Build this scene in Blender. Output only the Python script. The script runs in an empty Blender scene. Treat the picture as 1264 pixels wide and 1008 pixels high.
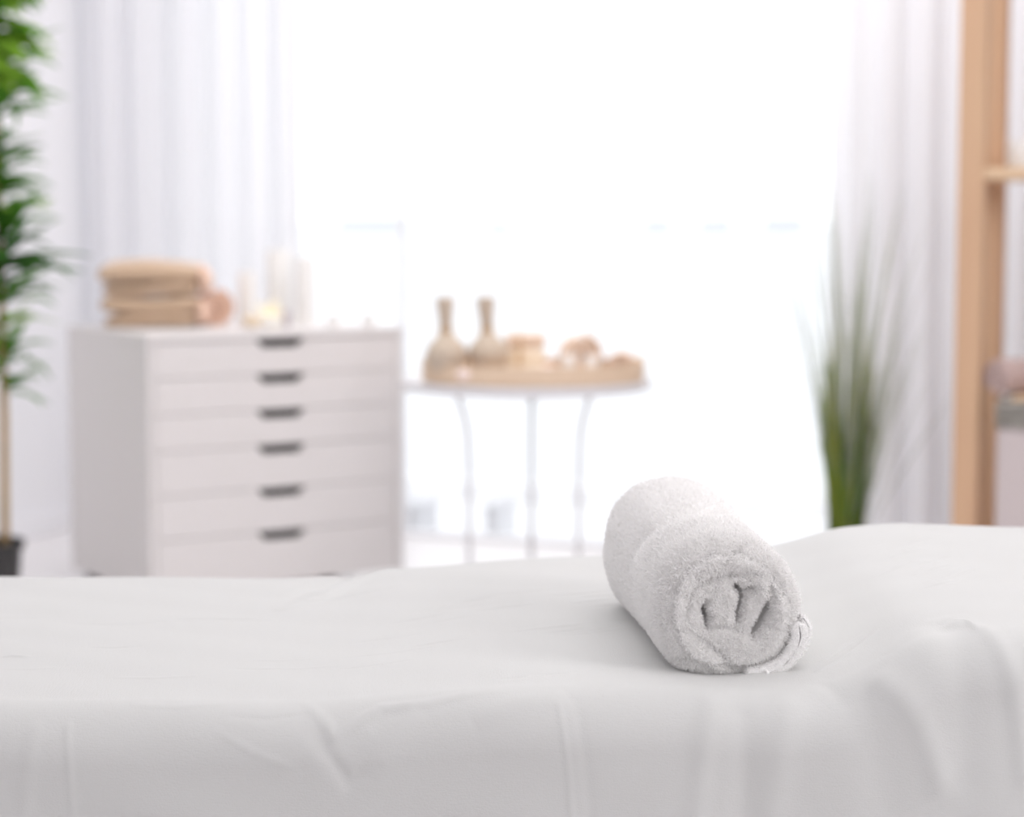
import bpy, math, random
import numpy as np
from mathutils import Vector, Matrix
random.seed(7); rng = np.random.default_rng(7)
S = bpy.context.scene
COL = S.collection

# ------------------------------------------------------------------ camera
F, CX, CY, CAMZ, HOR = 2600.0, 632.0, 504.0, 0.93, 270.0
PITCH = math.atan((CY - HOR) / F)
cam_data = bpy.data.cameras.new('camera')
cam = bpy.data.objects.new('camera', cam_data); COL.objects.link(cam)
cam.location = (0, 0, CAMZ)
cam.rotation_euler = (math.pi / 2 - PITCH, 0, 0)
cam_data.sensor_width = 36.0
cam_data.lens = F / 1264.0 * 36.0
cam_data.clip_end = 2000
cam_data.dof.use_dof = True
cam_data.dof.focus_distance = 1.78
cam_data.dof.aperture_fstop = 3.9
S.camera = cam

# ------------------------------------------------------------------ world
W = bpy.data.worlds.new('sky'); S.world = W; W.use_nodes = True
bg = W.node_tree.nodes['Background']
bg.inputs[0].default_value = (0.94, 0.965, 1.0, 1); bg.inputs[1].default_value = 1.42

# ------------------------------------------------------------------ lights
def area(name, loc, target, sx, sy, power, color=(1, 1, 1)):
    d = bpy.data.lights.new(name, 'AREA'); d.shape = 'RECTANGLE'; d.size = sx; d.size_y = sy
    d.energy = power; d.color = color
    o = bpy.data.objects.new(name, d); COL.objects.link(o); o.location = loc
    o.rotation_euler = (Vector(target) - Vector(loc)).to_track_quat('-Z', 'Y').to_euler()
    return o
area('ceiling_fill', (0.3, 2.2, 2.5), (0.3, 2.2, 0), 2.4, 2.4, 17, (1, 0.985, 0.975))  # added overhead fill for the bed, no visible fixture
area('ceiling_fill_rear', (0.0, 4.7, 2.5), (0.0, 4.7, 0), 2.4, 1.4, 33, (1, 0.98, 0.985))  # added fill to lift the far walls and curtains, no visible fixture
area('front_fill', (-0.5, -1.3, 1.9), (0.0, 3.5, 0.7), 2.4, 1.8, 11, (1, 0.985, 0.985))  # added fill from behind the camera for camera-facing surfaces
area('assumed_side_light', (2.25, 0.6, 1.75), (-0.1, 3.4, 0.5), 1.3, 1.2, 28, (1, 0.975, 0.97))  # assumed soft light from the right for the roll's leftward shadow, no window built

# ------------------------------------------------------------------ exposure
S.view_settings.view_transform = 'Standard'
S.view_settings.look = 'None'
S.view_settings.exposure = 0.17
S.view_settings.gamma = 1.0
S.view_settings.use_curve_mapping = False
S.cycles.use_denoising = True
S.cycles.max_bounces = 16; S.cycles.diffuse_bounces = 14; S.cycles.transmission_bounces = 14
S.cycles.transparent_max_bounces = 16

# ------------------------------------------------------------------ helpers
def P(px, py, Y):
    """point on the ray through a pixel of the 1264x1008 frame at depth Y"""
    xc, yc = (px - CX) / F, -(py - CY) / F
    c, s = math.cos(PITCH), math.sin(PITCH)
    d = Vector((xc, c + yc * s, -s + yc * c))
    return Vector((0, 0, CAMZ)) + d * (Y / d.y)
def PZ(px, py, z):
    xc, yc = (px - CX) / F, -(py - CY) / F
    c, s = math.cos(PITCH), math.sin(PITCH)
    d = Vector((xc, c + yc * s, -s + yc * c))
    return Vector((0, 0, CAMZ)) + d * ((z - CAMZ) / d.z)

def mat(name, color, rough=0.6, spec=0.3, noise=None, bump=None, sheen=0.0, coat=0.0, sss=0.0):
    m = bpy.data.materials.new(name); m.use_nodes = True
    nt = m.node_tree; b = nt.nodes['Principled BSDF']
    b.inputs['Base Color'].default_value = (*color, 1)
    b.inputs['Roughness'].default_value = rough
    b.inputs['Specular IOR Level'].default_value = spec
    if sheen: b.inputs['Sheen Weight'].default_value = sheen
    if coat: b.inputs['Coat Weight'].default_value = coat
    if sss:
        b.inputs['Subsurface Weight'].default_value = sss
        b.inputs['Subsurface Radius'].default_value = (0.01, 0.008, 0.006)
    tc = nt.nodes.new('ShaderNodeTexCoord')
    if noise:  # (colour2, scale xyz, detail)
        c2, sc, det = noise
        mp = nt.nodes.new('ShaderNodeMapping'); mp.inputs['Scale'].default_value = sc
        nz = nt.nodes.new('ShaderNodeTexNoise'); nz.inputs['Scale'].default_value = 1; nz.inputs['Detail'].default_value = det
        mx = nt.nodes.new('ShaderNodeMix'); mx.data_type = 'RGBA'
        mx.inputs[6].default_value = (*color, 1); mx.inputs[7].default_value = (*c2, 1)
        rp = nt.nodes.new('ShaderNodeMapRange'); rp.inputs[1].default_value = 0.3; rp.inputs[2].default_value = 0.7
        nt.links.new(tc.outputs['Object'], mp.inputs[0]); nt.links.new(mp.outputs[0], nz.inputs['Vector'])
        nt.links.new(nz.outputs[0], rp.inputs[0]); nt.links.new(rp.outputs[0], mx.inputs[0])
        nt.links.new(mx.outputs[2], b.inputs['Base Color'])
    if bump:  # (scale xyz, strength, distance)
        sc, st, di = bump
        mp = nt.nodes.new('ShaderNodeMapping'); mp.inputs['Scale'].default_value = sc
        nz = nt.nodes.new('ShaderNodeTexNoise'); nz.inputs['Scale'].default_value = 1; nz.inputs['Detail'].default_value = 4
        bp = nt.nodes.new('ShaderNodeBump'); bp.inputs['Strength'].default_value = st; bp.inputs['Distance'].default_value = di
        nt.links.new(tc.outputs['Object'], mp.inputs[0]); nt.links.new(mp.outputs[0], nz.inputs['Vector'])
        nt.links.new(nz.outputs[0], bp.inputs['Height']); nt.links.new(bp.outputs[0], b.inputs['Normal'])
    return m

def translucent_mat(name, color, tcol, mix, transp=0.0):
    m = bpy.data.materials.new(name); m.use_nodes = True; nt = m.node_tree
    nt.nodes.remove(nt.nodes['Principled BSDF']); out = nt.nodes['Material Output']
    d = nt.nodes.new('ShaderNodeBsdfDiffuse'); d.inputs[0].default_value = (*color, 1)
    t = nt.nodes.new('ShaderNodeBsdfTranslucent'); t.inputs[0].default_value = (*tcol, 1)
    x = nt.nodes.new('ShaderNodeMixShader'); x.inputs[0].default_value = mix
    nt.links.new(d.outputs[0], x.inputs[1]); nt.links.new(t.outputs[0], x.inputs[2])
    last = x
    if transp:
        tr = nt.nodes.new('ShaderNodeBsdfTransparent'); y = nt.nodes.new('ShaderNodeMixShader')
        y.inputs[0].default_value = transp
        nt.links.new(x.outputs[0], y.inputs[1]); nt.links.new(tr.outputs[0], y.inputs[2]); last = y
    nt.links.new(last.outputs[0], out.inputs[0])
    return m

class MB:
    def __init__(s): s.v = []; s.f = []
    def add(s, vs, fs):
        n = len(s.v); s.v += [tuple(v) for v in vs]; s.f += [tuple(i + n for i in f) for f in fs]; return s
    def box(s, x0, x1, y0, y1, z0, z1, b=0.0):
        if b <= 0:
            vs = [(x, y, z) for z in (z0, z1) for x, y in ((x0, y0), (x1, y0), (x1, y1), (x0, y1))]
            return s.add(vs, [(3, 2, 1, 0), (4, 5, 6, 7), (0, 1, 5, 4), (1, 2, 6, 5), (2, 3, 7, 6), (3, 0, 4, 7)])
        # chamfered box
        vs = []; idx = {}
        for sx in (0, 1):
            for sy in (0, 1):
                for sz in (0, 1):
                    X, Y, Z = (x0, x1)[sx], (y0, y1)[sy], (z0, z1)[sz]
                    ix, iy, iz = (b, -b)[sx], (b, -b)[sy], (b, -b)[sz]
                    idx[(sx, sy, sz, 'x')] = len(vs); vs.append((X, Y + iy, Z + iz))
                    idx[(sx, sy, sz, 'y')] = len(vs); vs.append((X + ix, Y, Z + iz))
                    idx[(sx, sy, sz, 'z')] = len(vs); vs.append((X + ix, Y + iy, Z))
        fs = []
        q = ((0, 0), (1, 0), (1, 1), (0, 1))
        for k in (0, 1):
            fs.append([idx[(k, a, c, 'x')] for a, c in q]); fs.append([idx[(a, k, c, 'y')] for a, c in q]); fs.append([idx[(a, c, k, 'z')] for a, c in q])
        for a in (0, 1):
            for c in (0, 1):
                fs.append([idx[(0, a, c, 'y')], idx[(1, a, c, 'y')], idx[(1, a, c, 'z')], idx[(0, a, c, 'z')]])
                fs.append([idx[(a, 0, c, 'x')], idx[(a, 1, c, 'x')], idx[(a, 1, c, 'z')], idx[(a, 0, c, 'z')]])
                fs.append([idx[(a, c, 0, 'x')], idx[(a, c, 1, 'x')], idx[(a, c, 1, 'y')], idx[(a, c, 0, 'y')]])
        for sx in (0, 1):
            for sy in (0, 1):
                for sz in (0, 1): fs.append([idx[(sx, sy, sz, 'x')], idx[(sx, sy, sz, 'y')], idx[(sx, sy, sz, 'z')]])
        return s.add(vs, fs)
    def lathe(s, prof, cx=0, cy=0, n=32, ax=1.0, ay=1.0, wob=0.0, lobes=7):
        vs = []
        for r, z in prof:
            for i in range(n):
                a = 2 * math.pi * i / n; k = 1 + wob * math.cos(lobes * a)
                vs.append((cx + r * k * ax * math.cos(a), cy + r * k * ay * math.sin(a), z))
        fs = []
        for j in range(len(prof) - 1):
            for i in range(n):
                k = (i + 1) % n; fs.append((j * n + i, j * n + k, (j + 1) * n + k, (j + 1) * n + i))
        if prof[0][0] > 1e-5: fs.append(tuple(reversed(range(n))))
        if prof[-1][0] > 1e-5: fs.append(tuple(range((len(prof) - 1) * n, len(prof) * n)))
        return s.add(vs, fs)
    def tube(s, pts, rad, n=10):
        pts = [Vector(p) for p in pts]
        if not hasattr(rad, '__len__'): rad = [rad] * len(pts)
        vs = []; up = Vector((0.13, 0.21, 0.97))
        for i, p in enumerate(pts):
            t = (pts[min(i + 1, len(pts) - 1)] - pts[max(i - 1, 0)]).normalized()
            a = t.cross(up)
            if a.length < 0.2: a = t.cross(Vector((1, 0, 0)))
            a.normalize(); b = t.cross(a)
            for k in range(n):
                g = 2 * math.pi * k / n; vs.append(p + rad[i] * (math.cos(g) * a + math.sin(g) * b))
        fs = []
        for j in range(len(pts) - 1):
            for k in range(n):
                l = (k + 1) % n; fs.append((j * n + k, j * n + l, (j + 1) * n + l, (j + 1) * n + k))
        fs.append(tuple(range(n))); fs.append(tuple(range((len(pts) - 1) * n, len(pts) * n)))
        return s.add(vs, fs)
    def prism(s, outline, y0, y1):
        """outline of (x, z) extruded along y"""
        n = len(outline)
        vs = [(x, y0, z) for x, z in outline] + [(x, y1, z) for x, z in outline]
        fs = [tuple(range(n)), tuple(reversed(range(n, 2 * n)))]
        for i in range(n):
            k = (i + 1) % n; fs.append((i, i + n, k + n, k))
        return s.add(vs, fs)
    def build(s, name, m, parent=None, smooth=False, auto=None):
        me = bpy.data.meshes.new(name); me.from_pydata(s.v, [], s.f); me.update()
        import bmesh
        bm = bmesh.new(); bm.from_mesh(me); bmesh.ops.recalc_face_normals(bm, faces=bm.faces); bm.to_mesh(me); bm.free()
        return link(name, me, m, parent, smooth, auto)

def link(name, me, m, parent=None, smooth=False, auto=None):
    if m is not None:
        me.materials.clear(); me.materials.append(m)
    if smooth or auto: me.polygons.foreach_set('use_smooth', [True] * len(me.polygons))
    if auto: me.set_sharp_from_angle(angle=math.radians(auto))
    o = bpy.data.objects.new(name, me); COL.objects.link(o)
    if parent: o.parent = parent
    return o
def tag(o, label=None, cat=None, group=None, kind=None):
    if label: o['label'] = label
    if cat: o['category'] = cat
    if group: o['group'] = group
    if kind: o['kind'] = kind
    return o
def thing(name, label, cat, loc=(0, 0, 0), rz=0, group=None):
    o = bpy.data.objects.new(name, None); COL.objects.link(o); o.location = loc; o.rotation_euler = (0, 0, rz)
    o.empty_display_size = 0.05
    return tag(o, label, cat, group)
def struct(o): o['kind'] = 'structure'; return o
def dup(root, loc, rz, label, group=None):
    r = root.copy(); COL.objects.link(r); r.location = loc; r.rotation_euler = (0, 0, rz); r['label'] = label
    if group: r['group'] = group
    for ch in list(root.children):
        c = ch.copy(); COL.objects.link(c); c.parent = r
        for g in list(ch.children):
            d = g.copy(); COL.objects.link(d); d.parent = c
    return r
def np_mesh(name, verts, faces_flat, loop_counts):
    me = bpy.data.meshes.new(name)
    me.vertices.add(len(verts)); me.vertices.foreach_set('co', verts.astype(np.float32).ravel())
    me.loops.add(len(faces_flat)); me.loops.foreach_set('vertex_index', faces_flat.astype(np.int32))
    me.polygons.add(len(loop_counts))
    st = np.concatenate([[0], np.cumsum(loop_counts)[:-1]]).astype(np.int32)
    me.polygons.foreach_set('loop_start', st)
    me.update(calc_edges=True); me.validate()
    return me
def grid_faces(nu, nv, close_u=False):
    """verts indexed v*nu+u"""
    u = np.arange(nu if close_u else nu - 1); v = np.arange(nv - 1)
    U, V = np.meshgrid(u, v); U2 = (U + 1) % nu
    return np.stack([V * nu + U, V * nu + U2, (V + 1) * nu + U2, (V + 1) * nu + U], -1).reshape(-1, 4)
def seg_dist(X, Y, pts):
    best = np.full(X.shape, 1e9); par = np.zeros(X.shape)
    L = [0.0]
    for a, b in zip(pts[:-1], pts[1:]): L.append(L[-1] + math.hypot(b[0] - a[0], b[1] - a[1]))
    for i, (a, b) in enumerate(zip(pts[:-1], pts[1:])):
        dx, dy = b[0] - a[0], b[1] - a[1]; l2 = dx * dx + dy * dy + 1e-12
        t = np.clip(((X - a[0]) * dx + (Y - a[1]) * dy) / l2, 0, 1)
        d = np.hypot(X - a[0] - t * dx, Y - a[1] - t * dy)
        k = d < best; best = np.where(k, d, best); par = np.where(k, (L[i] + t * math.sqrt(l2)) / L[-1], par)
    return best, par
def sstep(x, a, b):
    t = np.clip((x - a) / (b - a), 0, 1); return t * t * (3 - 2 * t)

# ------------------------------------------------------------------ materials
M = {}
M['wall'] = mat('wall_paint', (0.86, 0.862, 0.88), 0.8, 0.2, bump=((60, 60, 60), 0.1, 0.001))
M['ceiling'] = mat('ceiling_paint', (0.84, 0.84, 0.85), 0.9, 0.1)
M['floor'] = mat('pale_floor', (0.82, 0.80, 0.80), 0.28, 0.4, noise=((0.79, 0.765, 0.765), (1.2, 14, 1), 5))
M['frame'] = mat('window_frame_white', (0.88, 0.88, 0.9), 0.4, 0.4)
M['board'] = mat('dresser_white', (0.70, 0.675, 0.67), 0.45, 0.35, bump=((300, 300, 300), 0.05, 0.0005))
M['recess_shade'] = mat('grip_shade', (0.008, 0.008, 0.008), 0.8, 0.1)  # near-black stands in for the shade inside the drawers
M['black'] = mat('black_plastic', (0.03, 0.03, 0.032), 0.5, 0.4)
M['sheet'] = mat('cotton_sheet', (0.625, 0.63, 0.62), 0.85, 0.1, sheen=0.15)
M['terry'] = mat('terry_white', (0.94, 0.935, 0.93), 0.95, 0.05, bump=((900, 900, 900), 0.6, 0.002))
M['terry_pile'] = translucent_mat('terry_loops', (0.95, 0.945, 0.94), (0.95, 0.945, 0.94), 0.10)
M['hem'] = mat('hem_ribbon', (0.93, 0.93, 0.92), 0.8, 0.1)
M['tan'] = mat('towel_tan', (0.53, 0.38, 0.265), 0.95, 0.05, noise=((0.58, 0.43, 0.31), (30, 30, 30), 3), bump=((400, 400, 400), 0.5, 0.002), sheen=0.3)
M['peach'] = mat('towel_peach', (0.78, 0.55, 0.43), 0.95, 0.05, bump=((400, 400, 400), 0.5, 0.002), sheen=0.3)
M['mauve'] = mat('towel_mauve', (0.50, 0.38, 0.36), 0.95, 0.05, bump=((400, 400, 400), 0.5, 0.002), sheen=0.3)
M['wax'] = mat('candle_wax', (0.84, 0.83, 0.81), 0.45, 0.4)
M['wick'] = mat('candle_wick', (0.12, 0.1, 0.09), 0.9, 0.1)
M['petal'] = translucent_mat('flower_petal', (0.95, 0.90, 0.76), (0.95, 0.9, 0.7), 0.3)
M['petal_c'] = mat('flower_heart', (0.95, 0.74, 0.28), 0.6, 0.2)
M['stone'] = mat('beige_stone', (0.75, 0.63, 0.48), 0.6, 0.3)
M['metal'] = mat('white_powder_coat', (0.70, 0.69, 0.71), 0.35, 0.5)
M['tray'] = mat('bamboo_tray', (0.68, 0.52, 0.38), 0.55, 0.3, noise=((0.72, 0.57, 0.43), (6, 6, 60), 4))
M['muslin'] = mat('muslin_cloth', (0.56, 0.47, 0.38), 0.9, 0.1, bump=((350, 350, 350), 0.4, 0.002))
M['twine'] = mat('twine', (0.60, 0.43, 0.27), 0.9, 0.1)
M['cream'] = mat('cream_soap', (0.84, 0.71, 0.54), 0.6, 0.3, noise=((0.93, 0.85, 0.72), (20, 20, 20), 3))
M['orange'] = mat('orange_soap', (0.80, 0.42, 0.17), 0.6, 0.3)
M['shell'] = mat('pink_shell', (0.90, 0.76, 0.72), 0.4, 0.4)
M['cream_towel'] = mat('towel_cream', (0.80, 0.64, 0.52), 0.95, 0.05, bump=((400, 400, 400), 0.5, 0.002), sheen=0.2)
M['pine'] = mat('pine_wood', (0.62, 0.42, 0.27), 0.55, 0.3, noise=((0.56, 0.35, 0.225), (26, 26, 1.4), 6), bump=((90, 90, 4), 0.2, 0.001))
M['pine_board'] = mat('pine_board', (0.70, 0.52, 0.35), 0.55, 0.3, noise=((0.64, 0.46, 0.30), (2, 40, 40), 5))
M['basket'] = mat('grey_cane', (0.22, 0.21, 0.19), 0.7, 0.2, noise=((0.38, 0.36, 0.33), (40, 40, 40), 3))
M['box_cloth'] = mat('grey_cloth', (0.56, 0.50, 0.50), 0.9, 0.1, bump=((200, 200, 200), 0.3, 0.001))
M['pot'] = mat('dark_pot', (0.035, 0.033, 0.034), 0.5, 0.4)
M['pot_w'] = mat('white_pot', (0.8, 0.8, 0.8), 0.4, 0.4)
M['soil'] = mat('soil', (0.05, 0.035, 0.025), 1, 0.05, bump=((60, 60, 60), 1, 0.01))
M['stem'] = mat('palm_stem', (0.46, 0.30, 0.15), 0.7, 0.2, noise=((0.36, 0.26, 0.12), (20, 20, 60), 3))
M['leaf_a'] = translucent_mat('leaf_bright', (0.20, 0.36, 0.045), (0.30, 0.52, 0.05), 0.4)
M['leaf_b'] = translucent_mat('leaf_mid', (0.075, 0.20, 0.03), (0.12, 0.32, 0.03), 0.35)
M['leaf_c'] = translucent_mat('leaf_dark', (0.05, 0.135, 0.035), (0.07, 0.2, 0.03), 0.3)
M['grass_a'] = translucent_mat('grass_green', (0.11, 0.19, 0.035), (0.14, 0.26, 0.03), 0.3)
M['grass_b'] = translucent_mat('grass_olive', (0.36, 0.37, 0.08), (0.40, 0.42, 0.08), 0.3)
M['grass_c'] = translucent_mat('grass_pale', (0.40, 0.43, 0.34), (0.42, 0.46, 0.36), 0.4)
M['sheer_l'] = translucent_mat('sheer_curtain', (0.92, 0.92, 0.935), (0.91, 0.92, 0.95), 0.38, 0.05)
M['far'] = mat('far_facade', (0.725, 0.735, 0.745), 0.9, 0.1)
M['far_roof'] = mat('far_roof', (0.725, 0.735, 0.745), 0.9, 0.1)
M['ground'] = mat('outside_ground', (0.75, 0.76, 0.78), 0.9, 0.1, noise=((0.8, 0.8, 0.8), (0.05, 0.05, 0.05), 3))
M['planter'] = mat('outside_planter', (0.75, 0.75, 0.77), 0.8, 0.2)
M['slab'] = mat('balcony_concrete', (0.88, 0.88, 0.885), 0.9, 0.1, bump=((40, 40, 40), 0.3, 0.002))
M['vinyl'] = mat('table_vinyl', (0.6, 0.55, 0.5), 0.5, 0.4)
# glass without refraction
g = bpy.data.materials.new('window_glass'); g.use_nodes = True; nt = g.node_tree
nt.nodes.remove(nt.nodes['Principled BSDF'])
tr = nt.nodes.new('ShaderNodeBsdfTransparent'); gl = nt.nodes.new('ShaderNodeBsdfGlossy'); gl.inputs['Roughness'].default_value = 0.02
fr = nt.nodes.new('ShaderNodeFresnel'); fr.inputs[0].default_value = 1.3; mx = nt.nodes.new('ShaderNodeMixShader')
nt.links.new(fr.outputs[0], mx.inputs[0]); nt.links.new(tr.outputs[0], mx.inputs[1]); nt.links.new(gl.outputs[0], mx.inputs[2])
nt.links.new(mx.outputs[0], nt.nodes['Material Output'].inputs[0]); M['glass'] = g
# fine weave on the sheet
nt = M['sheet'].node_tree; b = nt.nodes['Principled BSDF']
tc = nt.nodes.new('ShaderNodeTexCoord'); bumps = None
for sc, st, di in (((900, 120, 900), 0.35, 0.0006), ((140, 1300, 1300), 0.3, 0.0005)):
    mp = nt.nodes.new('ShaderNodeMapping'); mp.inputs['Scale'].default_value = sc
    nz = nt.nodes.new('ShaderNodeTexNoise'); nz.inputs['Scale'].default_value = 1; nz.inputs['Detail'].default_value = 2
    bp = nt.nodes.new('ShaderNodeBump'); bp.inputs['Strength'].default_value = st; bp.inputs['Distance'].default_value = di
    nt.links.new(tc.outputs['Object'], mp.inputs[0]); nt.links.new(mp.outputs[0], nz.inputs['Vector']); nt.links.new(nz.outputs[0], bp.inputs['Height'])
    if bumps: nt.links.new(bumps.outputs[0], bp.inputs['Normal'])
    bumps = bp
nt.links.new(bumps.outputs[0], b.inputs['Normal'])

# ------------------------------------------------------------------ room (turned 22 degrees to the view)
RA = math.radians(-22)
C0 = Vector((-1.28, 6.45, 0)); E1 = Vector((math.cos(RA), math.sin(RA), 0)); E2 = Vector((math.sin(RA), -math.cos(RA), 0))
RW, RL, RH = 5.6, 8.2, 2.65
def room(o):
    """local frame: x along the window wall, y outwards, z up, origin in the far left corner"""
    o.location = C0; o.rotation_euler = (0, 0, RA); return o
W0, W1, WH = 0.27, 2.42, 2.38       # window opening along the wall
struct(room(MB().box(-0.15, RW + 0.15, -RL - 0.15, 0.2, -0.12, 0).build('floor', M['floor'])))
struct(room(MB().box(-0.15, RW + 0.15, -RL - 0.15, 0.2, RH, RH + 0.1).build('ceiling', M['ceiling'])))
struct(room(MB().box(-0.15, 0, -RL, 0.2, 0, RH).build('wall_left', M['wall'])))
struct(room(MB().box(RW, RW + 0.15, -RL, 0.2, 0, RH).build('wall_right', M['wall'])))
struct(room(MB().box(-0.15, RW + 0.15, -RL - 0.15, -RL, 0, RH).build('wall_front', M['wall'])))
wb = MB().box(0, W0, 0, 0.2, 0, RH).box(W1, RW, 0, 0.2, 0, RH).box(W0, W1, 0, 0.2, WH, RH)
struct(room(wb.build('wall_back', M['wall'])))
struct(room(MB().box(0, 0.012, -RL, 0, 0, 0.07, 0.003).build('baseboard_left', M['frame'])))
struct(room(MB().box(W1, RW, -0.012, 0, 0, 0.07, 0.003).build('baseboard_back', M['frame'])))
win = struct(room(bpy.data.objects.new('window_1', None))); COL.objects.link(win)
fr = MB().box(W0, W0 + 0.05, 0.08, 0.14, 0, WH, 0.004).box(W1 - 0.05, W1, 0.08, 0.14, 0, WH, 0.004)
fr.box(W0, W1, 0.08, 0.14, WH - 0.05, WH, 0.004).box(W0, W1, 0.08, 0.14, 0, 0.012, 0.003)
fr.build('window_frame', M['frame'], win)
MB().box(0.985, 1.0, 0.09, 0.12, 0.012, WH - 0.05, 0.002).build('mullion', M['frame'], win)
MB().box(W0 + 0.05, 0.985, 0.1, 0.104, 0.012, WH - 0.05).build('pane', M['glass'], win)
MB().box(1.0, W1 - 0.05, 0.1, 0.104, 0.012, WH - 0.05).build('pane', M['glass'], win)

# outside
gnd = MB().box(-900, 900, 6.0, 1500, -3.3, -3.0).build('outside_ground', M['ground']); struct(gnd)
gnd.location = (0, 6, 0)
bal = MB().box(-0.4, RW, 0.2, 1.75, -0.22, -0.10).build('balcony_floor', M['slab']); struct(room(bal))
kb = MB().box(-0.4, RW, 1.6, 1.75, -0.10, -0.03, 0.005).build('balcony_kerb', M['slab']); struct(room(kb))
for px, wpx, hz, lab in ((505, 52, 0.155, 'wide pale low planter outside the window beside the white cabinet'),
                         (618, 16, 0.15, 'narrow pale low planter outside the window behind the round table')):
    p = P(px, 640, 6.5); w = wpx * 6.5 / F
    t = thing('planter_box', lab, 'planter', (p.x, 6.5, -0.10), RA)
    m = MB().box(-w / 2, w / 2, -0.08, 0.08, 0, hz - 0.02, 0.006); m.build('body', M['planter'], t)
    MB().box(-w / 2 - 0.006, w / 2 + 0.006, -0.086, 0.086, hz - 0.02, hz, 0.004).build('rim', M['planter'], t)
for px0, px1, top, lab in ((415, 505, 266, 'pale far building, widest of the hazy row, left in the window'),
                      (600, 632, 270, 'pale far building above the round table'),
                      (795, 830, 267, 'pale far building right of the window centre'),
                      (865, 905, 267, 'pale far building second from the right in the hazy row'),
                      (945, 995, 265, 'pale far building behind the tips of the tall grass')):
    D = 500.0; a = P(px0, 280, D); c = P(px1, 280, D); w = (c.x - a.x) / 2
    t = thing('building', lab, 'building', ((a.x + c.x) / 2, D, -3.0), 0, 'hazy buildings on the horizon')
    h = 3.0 + P(px0, top, D).z
    MB().box(-w, w, 0, 9, 0, h - 0.8).build('facade', M['far'], t)
    MB().prism([(-w - .3, h - .8), (w + .3, h - .8), (w - 1, h), (-w + 1, h)], -0.3, 9.3).build('roof', M['far_roof'], t)

# curtains
def curtain(t0, t1, seed, label, name='curtain', amp=0.03, wl=0.105):
    r = random.Random(seed)
    n = int((t1 - t0) / 0.006); nz = 14
    ph = [0.0]
    for i in range(n):
        ph.append(ph[-1] + (0.006 / wl) * 2 * math.pi * (0.75 + 0.5 * (0.5 + 0.5 * math.sin(i * 0.037 + seed)) * r.uniform(0.9, 1.1)))
    t = thing(name, label, 'curtain'); room(t)
    vs = []; fs = []
    for j in range(nz + 1):
        z = 0.015 + (2.5 - 0.015) * j / nz
        for i in range(n + 1):
            a = amp * (0.85 + 0.3 * math.sin(i * 0.011 + j * 0.25 + seed))
            y = -0.11 + a * math.sin(ph[i] + 0.25 * math.sin(z * 1.3)) + 0.3 * a * math.sin(2.3 * ph[i] + 1)
            vs.append((t0 + (t1 - t0) * i / n + 0.004 * math.sin(z * 2 + i * .05), y, z))
    for j in range(nz):
        for i in range(n):
            q = j * (n + 1) + i; fs.append((q, q + 1, q + n + 2, q + n + 1))
    MB().add(vs, fs).build('fabric', M['sheer_l'], t, smooth=True)
    for k in range(int((t1 - t0) / 0.09)):
        x = t0 + 0.04 + k * 0.09
        MB().tube([(x, -0.11, 2.49), (x, -0.11, 2.53)], 0.004, 6).build('hook', M['frame'], t)
    return t
curtain(0.05, 0.755, 3, 'long white sheer curtain hanging in folds at the left of the window')
curtain(2.31, 3.35, 8, 'white sheer curtain hanging at the right of the window behind the grass', amp=0.02)
rail = MB().tube([(0.02, -0.11, 2.545), (RW - 0.1, -0.11, 2.545)], 0.014, 12).build('curtain_rail', M['frame'], smooth=True); room(rail)
tag(rail, 'white curtain rail above the window holding both sheer curtains', 'curtain rail')

# ------------------------------------------------------------------ massage table and sheet
HB, D1, D2, RR = 0.540, 1.645, 2.30, 0.045
near = [(-1.4, 0), (-.16, 0), (-.11, .25), (-.06, .7), (0, 1.1), (.1, 1.15), (.2, .9), (.255, 1.0), (.29, 2.6), (.335, 5.3), (.38, 6.0), (.5, 6.5), (.75, 6.2), (.9, 5.2), (1.2, 4.5)]
farr = [(-1.4, .25), (-.26, 0.3), (-.2, .45), (-.172, .5), (-.15, 1.05), (-.12, 1.5), (-.08, 1.75), (-.03, 2.15), (.095, 2.8), (.2, 3.3), (.28, 3.8), (.31, 4.6), (.35, 5.8), (.41, 6.3), (.55, 5.9), (.8, 5.2), (1.2, 4.5)]
def smooth_tab(tab):
    xs = np.linspace(-1.5, 1.3, 1401); ys = np.interp(xs, [a for a, _ in tab], [c for _, c in tab]) / 100
    k = np.exp(-0.5 * (np.arange(-30, 31) / 6.0) ** 2); k /= k.sum()
    ys = np.convolve(np.pad(ys, 30, mode='edge'), k, 'valid')
    return lambda x: np.interp(x, xs, ys)
fn, ff = smooth_tab(near), smooth_tab(farr)
def rise(x, y):
    w = np.clip((y - D1) / (D2 - D1), 0, 1); w = w * (0.45 + 0.55 * w)
    return fn(x) * (1 - w) + ff(x) * w
xs = np.unique(np.round(np.concatenate([np.linspace(-1.25, -0.48, 60), np.linspace(-0.48, 0.62, 620), np.linspace(0.62, 1.05, 36)]), 5))
sv = []; HEM = 0.16
for z in np.linspace(HEM, 0.42, 14)[:-1]: sv.append((D1, z, -1, 0, z - (HB - RR)))
for z in np.linspace(0.42, HB - RR, 40)[:-1]: sv.append((D1, z, -1, 0, z - (HB - RR)))
for a in np.linspace(0, math.pi / 2, 30)[:-1]: sv.append((D1 + RR - RR * math.cos(a), HB - RR + RR * math.sin(a), -math.cos(a), math.sin(a), RR * a))
A = RR * math.pi / 2
for y in np.linspace(D1 + RR, D2 - RR, 300)[:-1]: sv.append((y, HB, 0, 1, A + y - D1 - RR))
for a in np.linspace(0, math.pi / 2, 24)[:-1]: sv.append((D2 - RR + RR * math.sin(a), HB - RR + RR * math.cos(a), math.sin(a), math.cos(a), A + D2 - D1 - 2 * RR + RR * a))
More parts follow.
